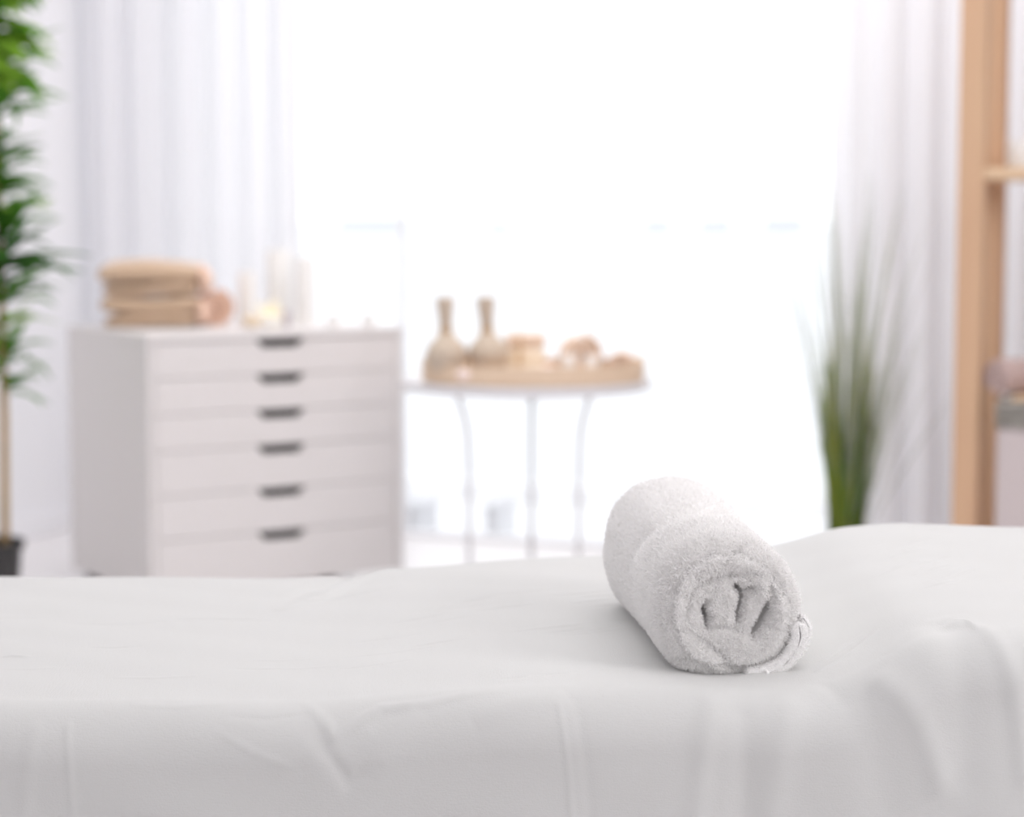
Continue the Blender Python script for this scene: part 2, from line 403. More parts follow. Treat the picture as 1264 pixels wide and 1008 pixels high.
for z in np.linspace(HB - RR, HEM, 24): sv.append((D2, z, 1, 0, 2 * A + D2 - D1 - 2 * RR + HB - RR - z))
sv = np.array(sv)
Xg, Yb = np.meshgrid(xs, sv[:, 0]); Zb = np.repeat(sv[:, 1][:, None], len(xs), 1)
NY = np.repeat(sv[:, 2][:, None], len(xs), 1); NZ = np.repeat(sv[:, 3][:, None], len(xs), 1); Sg = np.repeat(sv[:, 4][:, None], len(xs), 1)
def top_pt(px, py, dz=0.015):
    p = PZ(px, py, HB + dz); return (p.x, A + p.y - D1 - RR)
def frt_pt(px, py):
    p = P(px, py, D1); return (p.x, p.z - (HB - RR))
disp = np.zeros_like(Xg)
RK = 2.6
def ridge(pts, amp, wid, soft=True):
    global disp
    d, t = seg_dist(Xg, Sg, pts)
    e = np.sin(np.pi * np.clip(t, 0.0, 1)) ** 0.7 if soft else 1
    disp = disp + RK * amp / 1000 * np.exp(-(d / (wid / 1000)) ** 2) * e
T, Q = top_pt, frt_pt
# soft fold where the surface starts to climb
ridge([T(340, 757, 0), T(400, 741, 0), T(452, 716, .004), T(505, 699, .01)], 1.6, 9)
ridge([T(345, 745, 0), T(390, 728, 0), T(440, 711, 0)], -1.6, 8)
ridge([T(363, 749, 0), T(430, 742, 0), T(505, 736, 0)], 0.5, 3)
ridge([T(180, 767, 0), T(260, 765, 0), T(340, 766, 0)], 0.6, 3)
ridge([T(0, 812, 0), T(15, 811, 0), T(40, 813, 0)], 0.6, 3)
for k in range(26):       # fine tension creases, long and almost level
    x = random.uniform(380, 800); y = random.uniform(735, 838); l = random.uniform(45, 130)
    ridge([T(x, y), T(x + l / 2, y - l * 0.03), T(x + l, y - l * 0.07)], random.choice((0.32, 0.45, -0.4)), random.uniform(1.8, 3.2))
for k in range(10):
    x = random.uniform(-40, 330); y = random.uniform(735, 850); l = random.uniform(60, 160)
    ridge([T(x, y), T(x + l / 2, y + 1), T(x + l, y - 1)], random.choice((0.25, -0.25)), 3)
for a in (((1083, 687), (1120, 683), (1151, 675)), ((1080, 694), (1120, 689), (1140, 684)), ((1085, 711), (1120, 703), (1145, 698)),
          ((1112, 707), (1140, 703), (1173, 694)), ((1136, 727), (1170, 722), (1216, 710)), ((1140, 733), (1165, 730), (1190, 726)), ((1125, 716), (1150, 712), (1180, 706))):
    ridge([T(x, y, .055) for x, y in a], 0.8, 2.8)
ridge([T(1005, 806, .03), T(1050, 792, .035), T(1085, 778, .04)], 0.9, 3.5)
ridge([T(1010, 796, .03), T(1040, 784, .035), T(1066, 775, .04)], 0.5, 3.0)
ridge([T(1177, 761, .06), T(1190, 764, .06), T(1207, 776, .06)], 0.8, 2.6)
ridge([T(1050, 862, .01), T(1020, 850, .01), T(1000, 846, .01)], -0.3, 6)
RK = 1.5
# near edge fold under the flat part
ridge([T(372, 863, 0), T(412, 879, 0), T(470, 870, 0), T(530, 858, .008), T(620, 850, .01)], 1.3, 5)
ridge([T(380, 876, 0), T(425, 893, 0), T(470, 888, 0)], -1.2, 6)
RK = 1.3
# folds on the near drape
ridge([Q(415, 893), Q(432, 925), Q(447, 958)], -0.5, 14)
ridge([Q(515, 880), Q(490, 905), Q(468, 935), Q(452, 960)], 1.1, 12)
ridge([Q(500, 872), Q(480, 886), Q(455, 905)], -0.7, 10)
ridge([Q(585, 905), Q(640, 885), Q(700, 868)], 1.6, 10)
ridge([Q(690, 885), Q(700, 950), Q(706, 1030)], 0.5, 2.6, False)
ridge([Q(712, 880), Q(722, 950), Q(730, 1030)], -0.4, 5, False)
ridge([Q(80, 895), Q(86, 950), Q(92, 1030)], 0.5, 3, False)
ridge([Q(40, 900), Q(34, 960), Q(30, 1030)], 0.7, 7, False)
ridge([Q(262, 900), Q(310, 928), Q(370, 952)], 0.5, 3)
ridge([Q(1092, 885), Q(1112, 915), Q(1135, 960), Q(1158, 1040)], 2.2, 10, False)
ridge([Q(1060, 900), Q(1080, 950), Q(1095, 1040)], -1.6, 16, False)
ridge([Q(975, 890), Q(962, 950), Q(950, 1040)], 2.0, 13, False)
ridge([Q(880, 880), Q(868, 950), Q(858, 1040)], 1.8, 10, False)
ridge([Q(920, 900), Q(915, 1040)], -1.5, 10, False)
ridge([Q(1205, 800), Q(1230, 860), Q(1250, 930), Q(1262, 1040)], 2.2, 9, False)
ridge([Q(1180, 790), Q(1186, 860), Q(1190, 1040)], -1.6, 14, False)
ridge([Q(1110, 836), Q(1150, 796), Q(1180, 772), Q(1230, 765)], 1.2, 10)
drape = sstep(-Sg, 0.0, 0.25) * (Sg < 0)
folds = 0.012 * np.sin(Xg * 21 + 0.6 * np.sin(Xg * 9)) + 0.006 * np.sin(Xg * 47 + 1.3)
disp = disp + drape * folds
disp = disp + 0.0015 * np.sin(Xg * 9 + Sg * 5) * np.sin(Sg * 14 + 1.2) + 0.0005 * np.sin(Xg * 31 + Sg * 60)
dd_, _t = seg_dist(Xg, Yb, [(0.172, 1.752), (0.150, 1.99)])
NZ_dent = 0.0025 * np.exp(-(dd_ / 0.027) ** 4) * (NZ > 0.98)
ri = rise(Xg, Yb) - NZ_dent; fade = sstep(Zb, HEM, HB - RR - 0.02)
ri = ri * (0.0 + fade)
Zs = Zb + ri + NZ * disp; Ys = Yb + NY * disp
# slight slope of the near drape (cloth leans away from the body towards the hem)
Ys = Ys - 0.03 * sstep(-Sg, 0.0, 0.35) * (Sg < 0) + 0.03 * sstep(HB - RR - Zb, 0, 0.35) * (NY > 0.99)
verts = np.stack([Xg, Ys, Zs], -1).reshape(-1, 3); fc = grid_faces(len(xs), len(sv))
me = np_mesh('sheet', verts, fc.ravel(), np.full(len(fc), 4))
sh = link('bed_sheet', me, M['sheet'], None, True)
sh.modifiers.new('thickness', 'SOLIDIFY').thickness = 0.0012; sh.modifiers['thickness'].offset = -1
tag(sh, 'white cotton sheet draped over the massage table in the foreground', 'sheet')
def surf_z(x, y): return HB + float(rise(np.array([x]), np.array([y]))[0])

mt = thing('massage_table', 'padded massage table hidden under the white draped sheet', 'table', (-0.1, (D1 + D2) / 2, 0))
hw = (D2 - D1) / 2 - 0.02
MB().box(-1.1, 1.1, -hw, hw, HB - 0.075, HB - 0.012, 0.02).build('cushion', M['vinyl'], mt)
MB().box(-1.08, 1.08, -hw + .02, hw - .02, HB - 0.12, HB - 0.075, 0.004).build('frame', M['pine'], mt)
for sx in (-1, 1):
    for sy in (-1, 1):
        MB().box(sx * 0.95 - .025, sx * 0.95 + .025, sy * (hw - .06) - .025, sy * (hw - .06) + .025, 0, HB - 0.12, 0.004).build('leg', M['pine'], mt)
MB().box(0.45, 1.08, -hw + .03, hw - .03, HB - 0.012, HB + 0.03, 0.018).build('head_bolster', M['vinyl'], mt)

# ------------------------------------------------------------------ white terry towel roll
PXM = F / 1.76
RC = (898.0, 736.0)
def cp(px, py): return ((px - RC[0]) / PXM, (py - RC[1]) / PXM * -1)
R0, RLn = 0.0625, 0.292
NT = 380
th = np.linspace(0, 2 * math.pi, NT, endpoint=False)
def outline(th):
    # a little flat underneath, fuller top left, slightly squared
    r = 1 + 0.022 * np.cos(2 * (th - 2.2)) + 0.02 * np.cos(3 * th + 0.5) - 0.012 * np.cos(4 * th)
    r = np.where(np.sin(th) < -0.5, np.minimum(r, 0.935 / np.maximum(-np.sin(th), 1e-3)), r)
    return r
def body_pt(th, ax):
    """ax: 0 front .. 1 back; returns radius factor"""
    r = outline(th)
    # soft crease running round the roll about 40% back, back part fuller
    tq = np.mod(th + 1.2, 2 * math.pi) - 1.2
    c = 0.25 + 0.05 * np.sin((tq - 0.8) * 1.1)
    top = 0.5 + 0.5 * np.sin(th)
    c = 0.37 + 0.17 * np.exp(-((tq - 0.75) / 0.5) ** 2) + 0.10 * np.exp(-((tq - 2.8) / 0.5) ** 2)
    wl = np.where(ax < c, 0.045, 0.10)
    r = r - 0.235 * np.exp(-((ax - c) / wl) ** 2) * np.exp(-((tq - 1.5) / 1.15) ** 2)
    r = r + 0.03 * np.exp(-((ax - c + 0.13) / 0.07) ** 2) * np.exp(-((tq - 1.5) / 1.15) ** 2)
    r = r + 0.05 * sstep(ax, c + 0.1, c + 0.3) * np.exp(-((tq - 1.3) / 1.1) ** 2)
    r = r + 0.065 * sstep(ax, 0.45, 0.95)
    r = r + 0.010 * np.sin(5 * th + 9 * ax) * np.sin(6 * ax + 1) + 0.006 * np.sin(11 * th + 4 * ax)
    r = r - 0.02 * np.exp(-((ax - 0.78 - 0.08 * np.cos(th)) / 0.04) ** 2) * top
    return r
EDGE = 0.026      # rounding radius at both ends
rows = []
# front cap: from centre outwards
slits = [  # (points px, depth m, width m)
    ([(870, 726), (866, 734), (871, 744), (870, 757)], 0.038, 0.0031),
    ([(905, 705), (914, 713), (915, 722), (912, 735), (909, 750)], 0.038, 0.0031),
    ([(914, 713), (924, 710), (931, 707)], 0.018, 0.0026),
    ([(949, 727), (945, 738), (940, 749), (928, 767)], 0.042, 0.0034),
    ([(938, 753), (948, 755)], 0.016, 0.0028),
    ([(845, 756), (843, 738), (846, 718), (856, 703), (874, 695), (900, 690), (930, 688), (948, 692)], 0.0042, 0.0042),
    ([(942, 688), (950, 698), (953, 716), (949, 730)], 0.006, 0.0040),
    ([(843, 757), (872, 757), (898, 757), (926, 768)], 0.0050, 0.0040),
    ([(836, 755), (862, 770), (884, 788), (903, 806), (925, 809), (958, 797), (984, 768)], 0.0062, 0.0042),
    ([(889, 676), (897, 667), (910, 660), (922, 650)], 0.0050, 0.0045),
    ([(812, 800), (838, 797), (862, 799)], 0.0045, 0.0036),
    ([(850, 812), (870, 809), (884, 812)], 0.004, 0.0035),
    ([(884, 755), (893, 745), (905, 740)], 0.003, 0.0030),
    ([(822, 750), (824, 725), (834, 700)], 0.0014, 0.0050),
]
def cap_depth(a, b):
    d = np.zeros_like(a)
    for pts, dep, wid in slits:
        q = [cp(*p) for p in pts]; dist, t = seg_dist(a, b, q)
        e = 0.45 + 0.55 * np.sin(np.pi * np.clip(t, 0, 1)) ** 0.6
        # steep V in the middle and soft shoulders
        d = np.maximum(d, e * dep * np.exp(-(dist / wid) ** 1.5)) + e * np.minimum(0.10 * dep, 0.0016) * np.exp(-(dist / (3.0 * wid)) ** 2)
    return d
def lump(a, b):
    return 0.0008 * np.sin(a * 210 + 2) * np.sin(b * 190 + 1) + 0.0004 * np.sin(a * 670 + b * 300) * np.sin(b * 540)
NR = 96
for i in range(NR):
    k = i / NR; rho = k * (R0 - EDGE * 0.6)
    r = rho * (1 + (outline(th) - 1) * k ** 2)
    a, b = r * np.cos(th), r * np.sin(th)
    y = -0.004 * np.exp(-((rho - 0.045) / 0.012) ** 2) + 0.003 * (1 - k) + cap_depth(a, b) + lump(a, b)
    rows.append(np.stack([a, y, b], -1))
for i in range(26):       # rounded rim
    g = (i / 25) * math.pi / 2
    rr = R0 - EDGE * 0.6 + EDGE * 0.6 * math.sin(g); yy = EDGE * (1 - math.cos(g))
    f = (1 - g / (math.pi / 2)); ax = yy / RLn
    r = rr * ((outline(th)) * f + body_pt(th, ax) * (1 - f))
    a, b = r * np.cos(th), r * np.sin(th)
    dd = cap_depth(a, b) * f
    rows.append(np.stack([a - dd * 0.3 * np.cos(th), yy + dd + lump(a, b) * f, b - dd * 0.3 * np.sin(th)], -1))
NB = 150
for i in range(1, NB + 1):
    y = EDGE + (RLn - 2 * EDGE) * i / NB; ax = y / RLn
    r = R0 * body_pt(th, ax) + 0.0006 * np.sin(40 * th + 120 * ax)
    rows.append(np.stack([r * np.cos(th), np.full(NT, y), r * np.sin(th)], -1))
for i in range(1, 40):
    g = (i / 39) * math.pi / 2
    if i < 20:
        h = i / 20 * math.pi / 2; rr = 1 - 0.28 * (1 - math.cos(h)); yy = RLn - EDGE + EDGE * math.sin(h)
    else:
        rr = 0.72 * (1 - (i - 20) / 19.5); yy = RLn - 0.004 * math.sin((i - 20) * 1.1)
    r = R0 * body_pt(th, 1.0) * rr
    rows.append(np.stack([r * np.cos(th), np.full(NT, yy), r * np.sin(th)], -1))
RV = np.concatenate(rows); nrow = len(rows)
RF = grid_faces(NT, nrow, True)
roll_ang = math.atan2(0.030, 0.292)
bot = R0 * 0.935 * 1.0
fx, fy = P(900, 828, 1.735).x, 1.735
gz = HB + 0.0084
roll = thing('towel_roll', 'thick white terry towel rolled up on the sheeted massage table', 'towel', (fx, fy, gz + bot - 0.003), roll_ang)
roll.rotation_euler = (math.radians(1.9), 0, roll_ang)
me = np_mesh('rolled_cloth', RV, RF.ravel(), np.full(len(RF), 4))
body = link('rolled_cloth', me, M['terry'], roll, True)

def fibres(V, Fq, n, length, width, seed, wfun=None, name='terry_pile', tilt=0.75):
    r = np.random.default_rng(seed)
    p0, p1, p2, p3 = (V[Fq[:, k]] for k in range(4))
    nrm = np.cross(p2 - p0, p3 - p1); ar = np.linalg.norm(nrm, axis=1); nrm /= np.maximum(ar, 1e-12)[:, None]
    w = ar.copy(); c = (p0 + p1 + p2 + p3) / 4
    if wfun is not None: w = w * wfun(c, nrm)
    idx = r.choice(len(Fq), n, p=w / w.sum())
    u, v = r.random(n)[:, None], r.random(n)[:, None]
    base = (p0[idx] * (1 - u) + p1[idx] * u) * (1 - v) + (p3[idx] * (1 - u) + p2[idx] * u) * v
    N = nrm[idx]
    # clumped lean: loops in one place lean together
    ph = base * 1100
    cl = np.stack([np.sin(ph[:, 1] + 1.3 * np.sin(ph[:, 2])), np.sin(ph[:, 2] + 1.7 * np.sin(ph[:, 0])), np.sin(ph[:, 0] + 1.1 * np.sin(ph[:, 1]))], -1)
    D = N + tilt * 0.6 * r.normal(size=(n, 3)) + tilt * 0.45 * cl; D /= np.linalg.norm(D, axis=1)[:, None]
    L = length * (0.55 + 0.75 * r.random(n))[:, None]
    B = r.normal(size=(n, 3)); Wd = np.cross(D, B); Wd /= np.linalg.norm(Wd, axis=1)[:, None]
    wd = width * (0.7 + 0.6 * r.random(n))[:, None]
    bend = np.cross(D, Wd)
    m1 = base + D * L * 0.55 + bend * L * 0.12; tip = base + D * L * 0.9 + bend * L * 0.45
    vs = np.stack([base - Wd * wd * .5 - N * .0004, base + Wd * wd * .5 - N * .0004, m1 - Wd * wd * .5, m1 + Wd * wd * .5, tip], 1).reshape(-1, 3)
    i = np.arange(n)[:, None] * 5
    fs = np.concatenate([i + 0, i + 1, i + 3, i + 2, i + 2, i + 3, i + 4], 1).ravel()
    lc = np.tile([4, 3], n)
    return np_mesh(name, vs, fs, lc)
def pile_w(c, nrm):
    w = 1.0 + 1.6 * (1 - sstep(c[:, 1], 0.02, 0.12))
    sl = cap_depth(c[:, 0], c[:, 2]) * (c[:, 1] < 0.045)
    w = w * np.where(sl > 0.009, 0.0, 1.0)
    w = w * np.where(c[:, 1] > RLn * 0.97, 0.15, 1) * np.where((nrm[:, 2] < -0.8), 0.1, 1)
    w = w * np.where((nrm[:, 0] > 0.5) & (c[:, 1] > 0.08), 0.4, 1)
    return w
nf = np.cross(RV[RF[:2000, 2]] - RV[RF[:2000, 0]], RV[RF[:2000, 3]] - RV[RF[:2000, 1]])
FQ = RF if nf[:, 1].mean() < 0 else RF[:, ::-1]
fm = fibres(RV, FQ, 190000, 0.0038, 0.00050, 5, pile_w)
pl = link('terry_pile', fm, M['terry_pile'], roll, True); pl['kind'] = 'stuff'

# loose towel end with its hem, tucked under the right side of the roll
def slab(pts, thick, y0, y1, name, parent, ny=40, round_end=True):
    """a strip of cloth: centre line in the (x, z) plane run back along y"""
    pts = [cp(*p) for p in pts]
    # resample
    L = [0]
    for a, b in zip(pts[:-1], pts[1:]): L.append(L[-1] + math.hypot(b[0] - a[0], b[1] - a[1]))
    s = np.linspace(0, L[-1], 40); x = np.interp(s, L, [p[0] for p in pts]); z = np.interp(s, L, [p[1] for p in pts])
    k = np.array([1, 2, 3, 2, 1]) / 9.0
    for _ in range(3):
        x[2:-2] = np.convolve(x, k, 'valid'); z[2:-2] = np.convolve(z, k, 'valid')
    tx, tz = np.gradient(x), np.gradient(z); l = np.hypot(tx, tz); nx, nz_ = -tz / l, tx / l
    h = np.full(40, thick / 2); e = np.minimum(np.arange(40), np.arange(40)[::-1]) / 3.0
    h *= np.sqrt(np.clip(1 - (1 - np.clip(e, 0, 1)) ** 2, 0.02, 1))
    ring = np.concatenate([np.stack([x + nx * h, z + nz_ * h], -1), np.stack([x - nx * h, z - nz_ * h], -1)[::-1]])
    cen = np.concatenate([np.stack([x, z], -1), np.stack([x, z], -1)[::-1]])
    rows = []
    ys = [(y0 + 0.0, .0), (y0 + 0.0, .55), (y0 + 0.0008, .85), (y0 + .002, 1)] + [(y, 1) for y in np.linspace(y0 + .005, y1, ny)] + [(y1 + .001, .5), (y1 + .001, 0)]
    for y, sc in ys:
        r = cen + (ring - cen) * sc
        wob = 0.0008 * np.sin(y * 160 + ring[:, 0] * 200)
        rows.append(np.stack([r[:, 0] + wob, np.full(len(r), y), r[:, 1]], -1))
    V = np.concatenate(rows); Fq = grid_faces(80, len(rows), True)
    m = np_mesh(name, V, Fq.ravel(), np.full(len(Fq), 4))
    return link(name, m, M['terry'], parent, True), V, Fq
f1, V1, F1 = slab([(918, 819), (942, 816), (966, 805), (982, 788), (988, 768), (984, 752)], 0.0135, -0.003, 0.24, 'towel_end', roll)
f1['label'] = 'loose towel end with a stitched hem'
f2, V2, F2 = slab([(975, 806), (990, 790), (997, 772), (998, 758), (990, 745)], 0.005, 0.001, 0.25, 'towel_end', roll)
for V_, F_, n_ in ((V1, F1, 16000), (V2, F2, 7000)):
    nq = np.cross(V_[F_[:, 2]] - V_[F_[:, 0]], V_[F_[:, 3]] - V_[F_[:, 1]])[:200, 1].mean()
    mm = fibres(V_, F_ if nq < 0 else F_[:, ::-1], n_, 0.0020, 0.0004, 9, lambda c, q: np.where(c[:, 1] < 0.02, 4.0, 1.0))
    # orientation check: normals must point away from the strip
    o = link('terry_pile', mm, M['terry_pile'], roll, True); o['kind'] = 'stuff'
hx, hz = cp(945, 820)
MB().box(hx - 0.0014, hx + 0.0014, -0.0072, 0.10, hz - 0.0062, hz + 0.0068, 0.0006).build('hem_seam', M['hem'], roll)['label'] = 'thin pale stitched hem line'

# ------------------------------------------------------------------ white drawer cabinet on castors
TH = math.radians(33.2); DW, DD, DZ0, DZ1 = 0.685, 0.495, 0.046, 0.662
p0 = P(184, 600, 4.89)
cab = thing('drawer_cabinet', 'white six-drawer cabinet on castors standing left by the window', 'cabinet', (p0.x, 4.89, 0), TH)
tt = 0.018
MB().box(0, tt, 0.0, DD, DZ0, DZ1 - tt, 0.001).build('side_panel', M['board'], cab)
MB().box(DW - tt, DW, 0.0, DD, DZ0, DZ1 - tt, 0.001).build('side_panel', M['board'], cab)
MB().box(-0.001, DW + 0.001, -0.002, DD, DZ1 - tt, DZ1, 0.0015).build('top_panel', M['board'], cab)
MB().box(tt, DW - tt, 0.02, DD, DZ0, DZ0 + tt, 0.001).build('bottom_panel', M['board'], cab)
MB().box(tt, DW - tt, DD - 0.008, DD - 0.002, DZ0 + tt, DZ1 - tt).build('back_panel', M['board'], cab)
z = DZ1 - tt - 0.002
for i, h in enumerate((0.0858, 0.0858, 0.0858, 0.105, 0.105, 0.1245)):
    za, zb = z - h + 0.002, z; xa, xb, xc = tt + 0.002, DW - tt - 0.002, DW / 2 + 0.006
    if i == 5: za = DZ0 + 0.004
    nh = 0.021
    o_ = [(xa, za), (xb, za), (xb, zb), (xc + 0.066, zb), (xc + 0.060, zb - 0.008), (xc + 0.048, zb - nh), (xc - 0.048, zb - nh), (xc - 0.060, zb - 0.008), (xc - 0.066, zb), (xa, zb)]
    dr = MB().prism(o_, 0.001, 0.018).build('drawer', M['board'], cab)
    MB().box(xc - 0.085, xc + 0.085, 0.0182, 0.024, zb - nh - 0.006, zb + 0.001).build('grip_shade_plate', M['recess_shade'], dr)['label'] = 'dark plate painted as the shade inside the cut-out grip'  # dark plate behind the notch imitates the drawer's inner shade
    MB().box(xa + .01, xb - .01, 0.0245, 0.40, za + 0.01, za + 0.016).build('drawer_base', M['board'], dr)
    z -= h
for x_ in (0.05, DW - 0.14):
    for y_ in (0.14, DD - 0.03):
        c_ = MB(); 
        for dx in (-0.014, 0.004):
            n = 20; vs = [(x_ + dx, y_ + 0.024 * math.cos(2 * math.pi * k / n), 0.024 + 0.024 * math.sin(2 * math.pi * k / n)) for k in range(n)] + [(x_ + dx + 0.01, y_ + 0.024 * math.cos(2 * math.pi * k / n), 0.024 + 0.024 * math.sin(2 * math.pi * k / n)) for k in range(n)]
            c_.add(vs, [tuple(range(n)), tuple(range(n, 2 * n))] + [(k, (k + 1) % n, n + (k + 1) % n, n + k) for k in range(n)])
        c_.box(x_ - 0.016, x_ + 0.016, y_ - 0.016, y_ + 0.016, 0.044, DZ0, 0.003)
        c_.build('caster', M['black'], cab, auto=30)

# folded towels
def puffy(w, d, h, seed, nx=28, ny=20, e=5.0):
    """pillow-like folded cloth layer: superellipsoid with sagging top"""
    r = random.Random(seed); p = [r.uniform(0, 6) for _ in range(4)]
    vs = []; fs = []; n = 48; m = 12
    for j in range(m + 1):
        b = -math.pi / 2 + math.pi * j / m
        cz, sz = math.cos(b), math.sin(b)
        cz = abs(cz) ** 0.35; szz = math.copysign(abs(sz) ** 0.75, sz)
        for i in range(n):
            a = 2 * math.pi * i / n; ca, sa = math.cos(a), math.sin(a)
            q = (abs(ca) ** e + abs(sa) ** e) ** (-1 / e)
            x, y = w / 2 * ca * q * cz, d / 2 * sa * q * cz
            zz = h / 2 + h / 2 * szz
            zz += (0.006 * math.sin(x / w * 5 + p[0]) + 0.003 * math.sin(y / d * 6 + p[1])) * (0.3 if sz < 0 else 1) * (1 if sz > -0.9 else 0)
            vs.append((x + 0.003 * math.sin(zz * 90 + p[2]), y + 0.003 * math.sin(x * 30 + p[3]), max(zz, 0.0)))
    for j in range(m):
        for i in range(n):
            k = (i + 1) % n; fs.append((j * n + i, j * n + k, (j + 1) * n + k, (j + 1) * n + i))
    fs.append(tuple(range(n))); fs.append(tuple(range(m * n, (m + 1) * n)))
    return MB().add(vs, fs)
def folded_towel(loc, rz, w, d, h, label, seed, flip):
    t = thing('folded_towel', label, 'towel', loc, rz, 'beige folded towels on the cabinet')
    hu = h * (0.62 if flip else 0.56)
    puffy(w * 0.94, d * 0.92, h - hu + 0.004, seed).build('lower_fold', M['tan'], t, smooth=True)
    u = puffy(w, d, hu, seed + 5); u.v = [(x, y, z + h - hu) for x, y, z in u.v]
    u.build('upper_fold', M['tan'], t, smooth=True)
    # inner rounded ends on the right
    e = puffy(0.03, d * 0.9, h * 0.8, seed + 9); e.v = [(x + w / 2 + 0.002, y, z + h * 0.08) for x, y, z in e.v]
    e.build('folded_edge', M['peach'], t, smooth=True)
    return t
tw = P(191, 400, 5.30)
folded_towel((tw.x, 5.27, DZ1), 0.12, 0.248, 0.19, 0.078, 'beige folded towel at the bottom of the stack on the white cabinet', 1, False)
folded_towel((tw.x + 0.0, 5.27, DZ1 + 0.079), 0.10, 0.262, 0.195, 0.082, 'beige folded towel on top of the stack, sagging in the middle', 2, True)

def spiral_roll(r, length, mat_, label, name='towel_roll', loc=(0, 0, 0), rz=0, group=None, turns=3.2, cat='towel'):
    """roll lying along local y, resting on z=0, spiral ends"""
    t = thing(name, label, cat, loc, rz, group)
    th_ = r / (turns + 0.5); n = 26; tot = int(turns * n)
    prof_o, prof_i = [], []
    for k in range(tot + 1):
        a = 2 * math.pi * k / n; ro = th_ * 0.5 + th_ * (k / n) + th_ * 0.42; ri_ = ro - th_ * 0.86
        ri_ = max(ri_, 0.001)
        prof_o.append((ro * math.cos(a), r + ro * math.sin(a) * 0.97)); prof_i.append((ri_ * math.cos(a), r + ri_ * math.sin(a) * 0.97))
    vs = []; fs = []; m = len(prof_o)
    ys = (0, 0.003, 0.01, length * 0.5, length - 0.01, length - 0.003, length); sh_ = (0.55, 0.88, 1, 1, 1, 0.88, 0.55)
    for y, s in zip(ys, sh_):
        for (a, b), (c, d) in zip(prof_o, prof_i):
            mx_, mz_ = (a + c) / 2, (b + d) / 2
            vs += [(mx_ + (a - mx_) * s, y, mz_ + (b - mz_) * s), (mx_ + (c - mx_) * s, y, mz_ + (d - mz_) * s)]
    R2 = 2 * m
    for j in range(len(ys) - 1):
        for k in range(m - 1):
            q = j * R2 + 2 * k
            fs.append((q, q + 2, q + R2 + 2, q + R2)); fs.append((q + 1, q + R2 + 1, q + R2 + 3, q + 3))
        for q in (j * R2, j * R2 + 2 * (m - 1)): fs.append((q, q + 1, q + R2 + 1, q + R2))
    for j in (0, len(ys) - 1):
        for k in range(m - 1):
            q = j * R2 + 2 * k; fs.append((q, q + 1, q + 3, q + 2))
    zmin = min(v[2] for v in vs); vs = [(x, y, z_ - zmin) for x, y, z_ in vs]
    MB().add(vs, fs).build('rolled_cloth', mat_, t, smooth=True)
    return t
pr = P(268, 390, 5.33)
spiral_roll(0.046, 0.12, M['peach'], 'peach towel rolled up, lying between the folded towels and the candles', loc=(pr.x, 5.31, DZ1), rz=0.3)

# candles on the cabinet
def candle(px, w, htop, Y, z0, label, group=None, cat='candle', name='pillar_candle'):
    p = P(px, 400, Y); r = w / 2
    t = thing(name, label, cat, (p.x, Y, z0), 0, group)
    h = htop
    MB().lathe([(r * .97, 0), (r, 0.003), (r, h - .006), (r * .97, h - .001), (r * .9, h), (r * .72, h - .003), (r * .3, h - .006), (0.0, h - .006)], n=32).build('wax', M['wax'], t, auto=40)
    MB().tube([(0, 0, h - .007), (0.001, 0, h + .004), (0.002, 0, h + .009)], 0.0009, 6).build('wick', M['wick'], t)
    return t
candle(306, 0.046, 0.135, 5.33, DZ1, 'white pillar candle on the cabinet, shortest and leftmost of three')
candle(345, 0.064, 0.190, 5.37, DZ1, 'white pillar candle on the cabinet, widest, in the middle of three')
candle(377, 0.052, 0.172, 5.30, DZ1, 'white pillar candle on the cabinet, rightmost of three')
def tealight(px, Y, z0, label, group, w=0.036, h=0.028):
    p = P(px, 400, Y); r = w / 2
    t = thing('small_candle', label, 'candle', (p.x, Y, z0), 0, group)
    MB().lathe([(r * .92, 0), (r, h * .12), (r, h), (r * .93, h), (r * .92, h * .8), (0, h * .8)], n=24).build('cup', M['wax'], t, auto=40)
    MB().tube([(0, 0, h * .78), (0.001, 0, h * 1.15)], 0.0008, 6).build('wick', M['wick'], t)
    return t
tealight(412, 5.27, DZ1, 'tiny white candle on the cabinet top, nearest the pillar candles', 'tiny candles on the cabinet')
tealight(455, 5.29, DZ1, 'tiny white candle near the right end of the cabinet top', 'tiny candles on the cabinet')
# flower
def flower(loc, rx, rz, s, label):
    t = thing('frangipani_flower', label, 'flower', loc, rz); t.rotation_euler = (rx, 0, rz)
    pm = None
    for k in range(5):
        if pm is None:
            vs = []; fs = []; nu, nv = 8, 5
            for j in range(nu + 1):
                u = j / nu; wdt = 0.33 * math.sin(math.pi * min(u * 0.9 + 0.08, 1)) ** 0.7
                for i in range(nv + 1):
                    v = i / nv * 2 - 1
                    vs.append((s * u, s * wdt * v, s * (0.35 * u - 0.25 * u * u + 0.10 * v * v)))
            for j in range(nu):
                for i in range(nv):
                    q = j * (nv + 1) + i; fs.append((q, q + 1, q + nv + 2, q + nv + 1))
            o = MB().add(vs, fs).build('petal', M['petal'], t, smooth=True); pm = o
        else:
            o = pm.copy(); COL.objects.link(o); o.parent = t
        o.rotation_euler = (0.12, 0, 2 * math.pi * k / 5)
    MB().lathe([(0.0, 0.0), (s * .22, s * .02), (s * .2, s * .12), (0, s * .16)], n=16).build('flower_heart', M['petal_c'], t, smooth=True)
    return t
fp = P(334, 384, 5.24)
flower((fp.x, 5.24, DZ1 + 0.030), math.radians(65), 0.1, 0.042, 'cream frangipani flower with a yellow heart in front of the pillar candles')
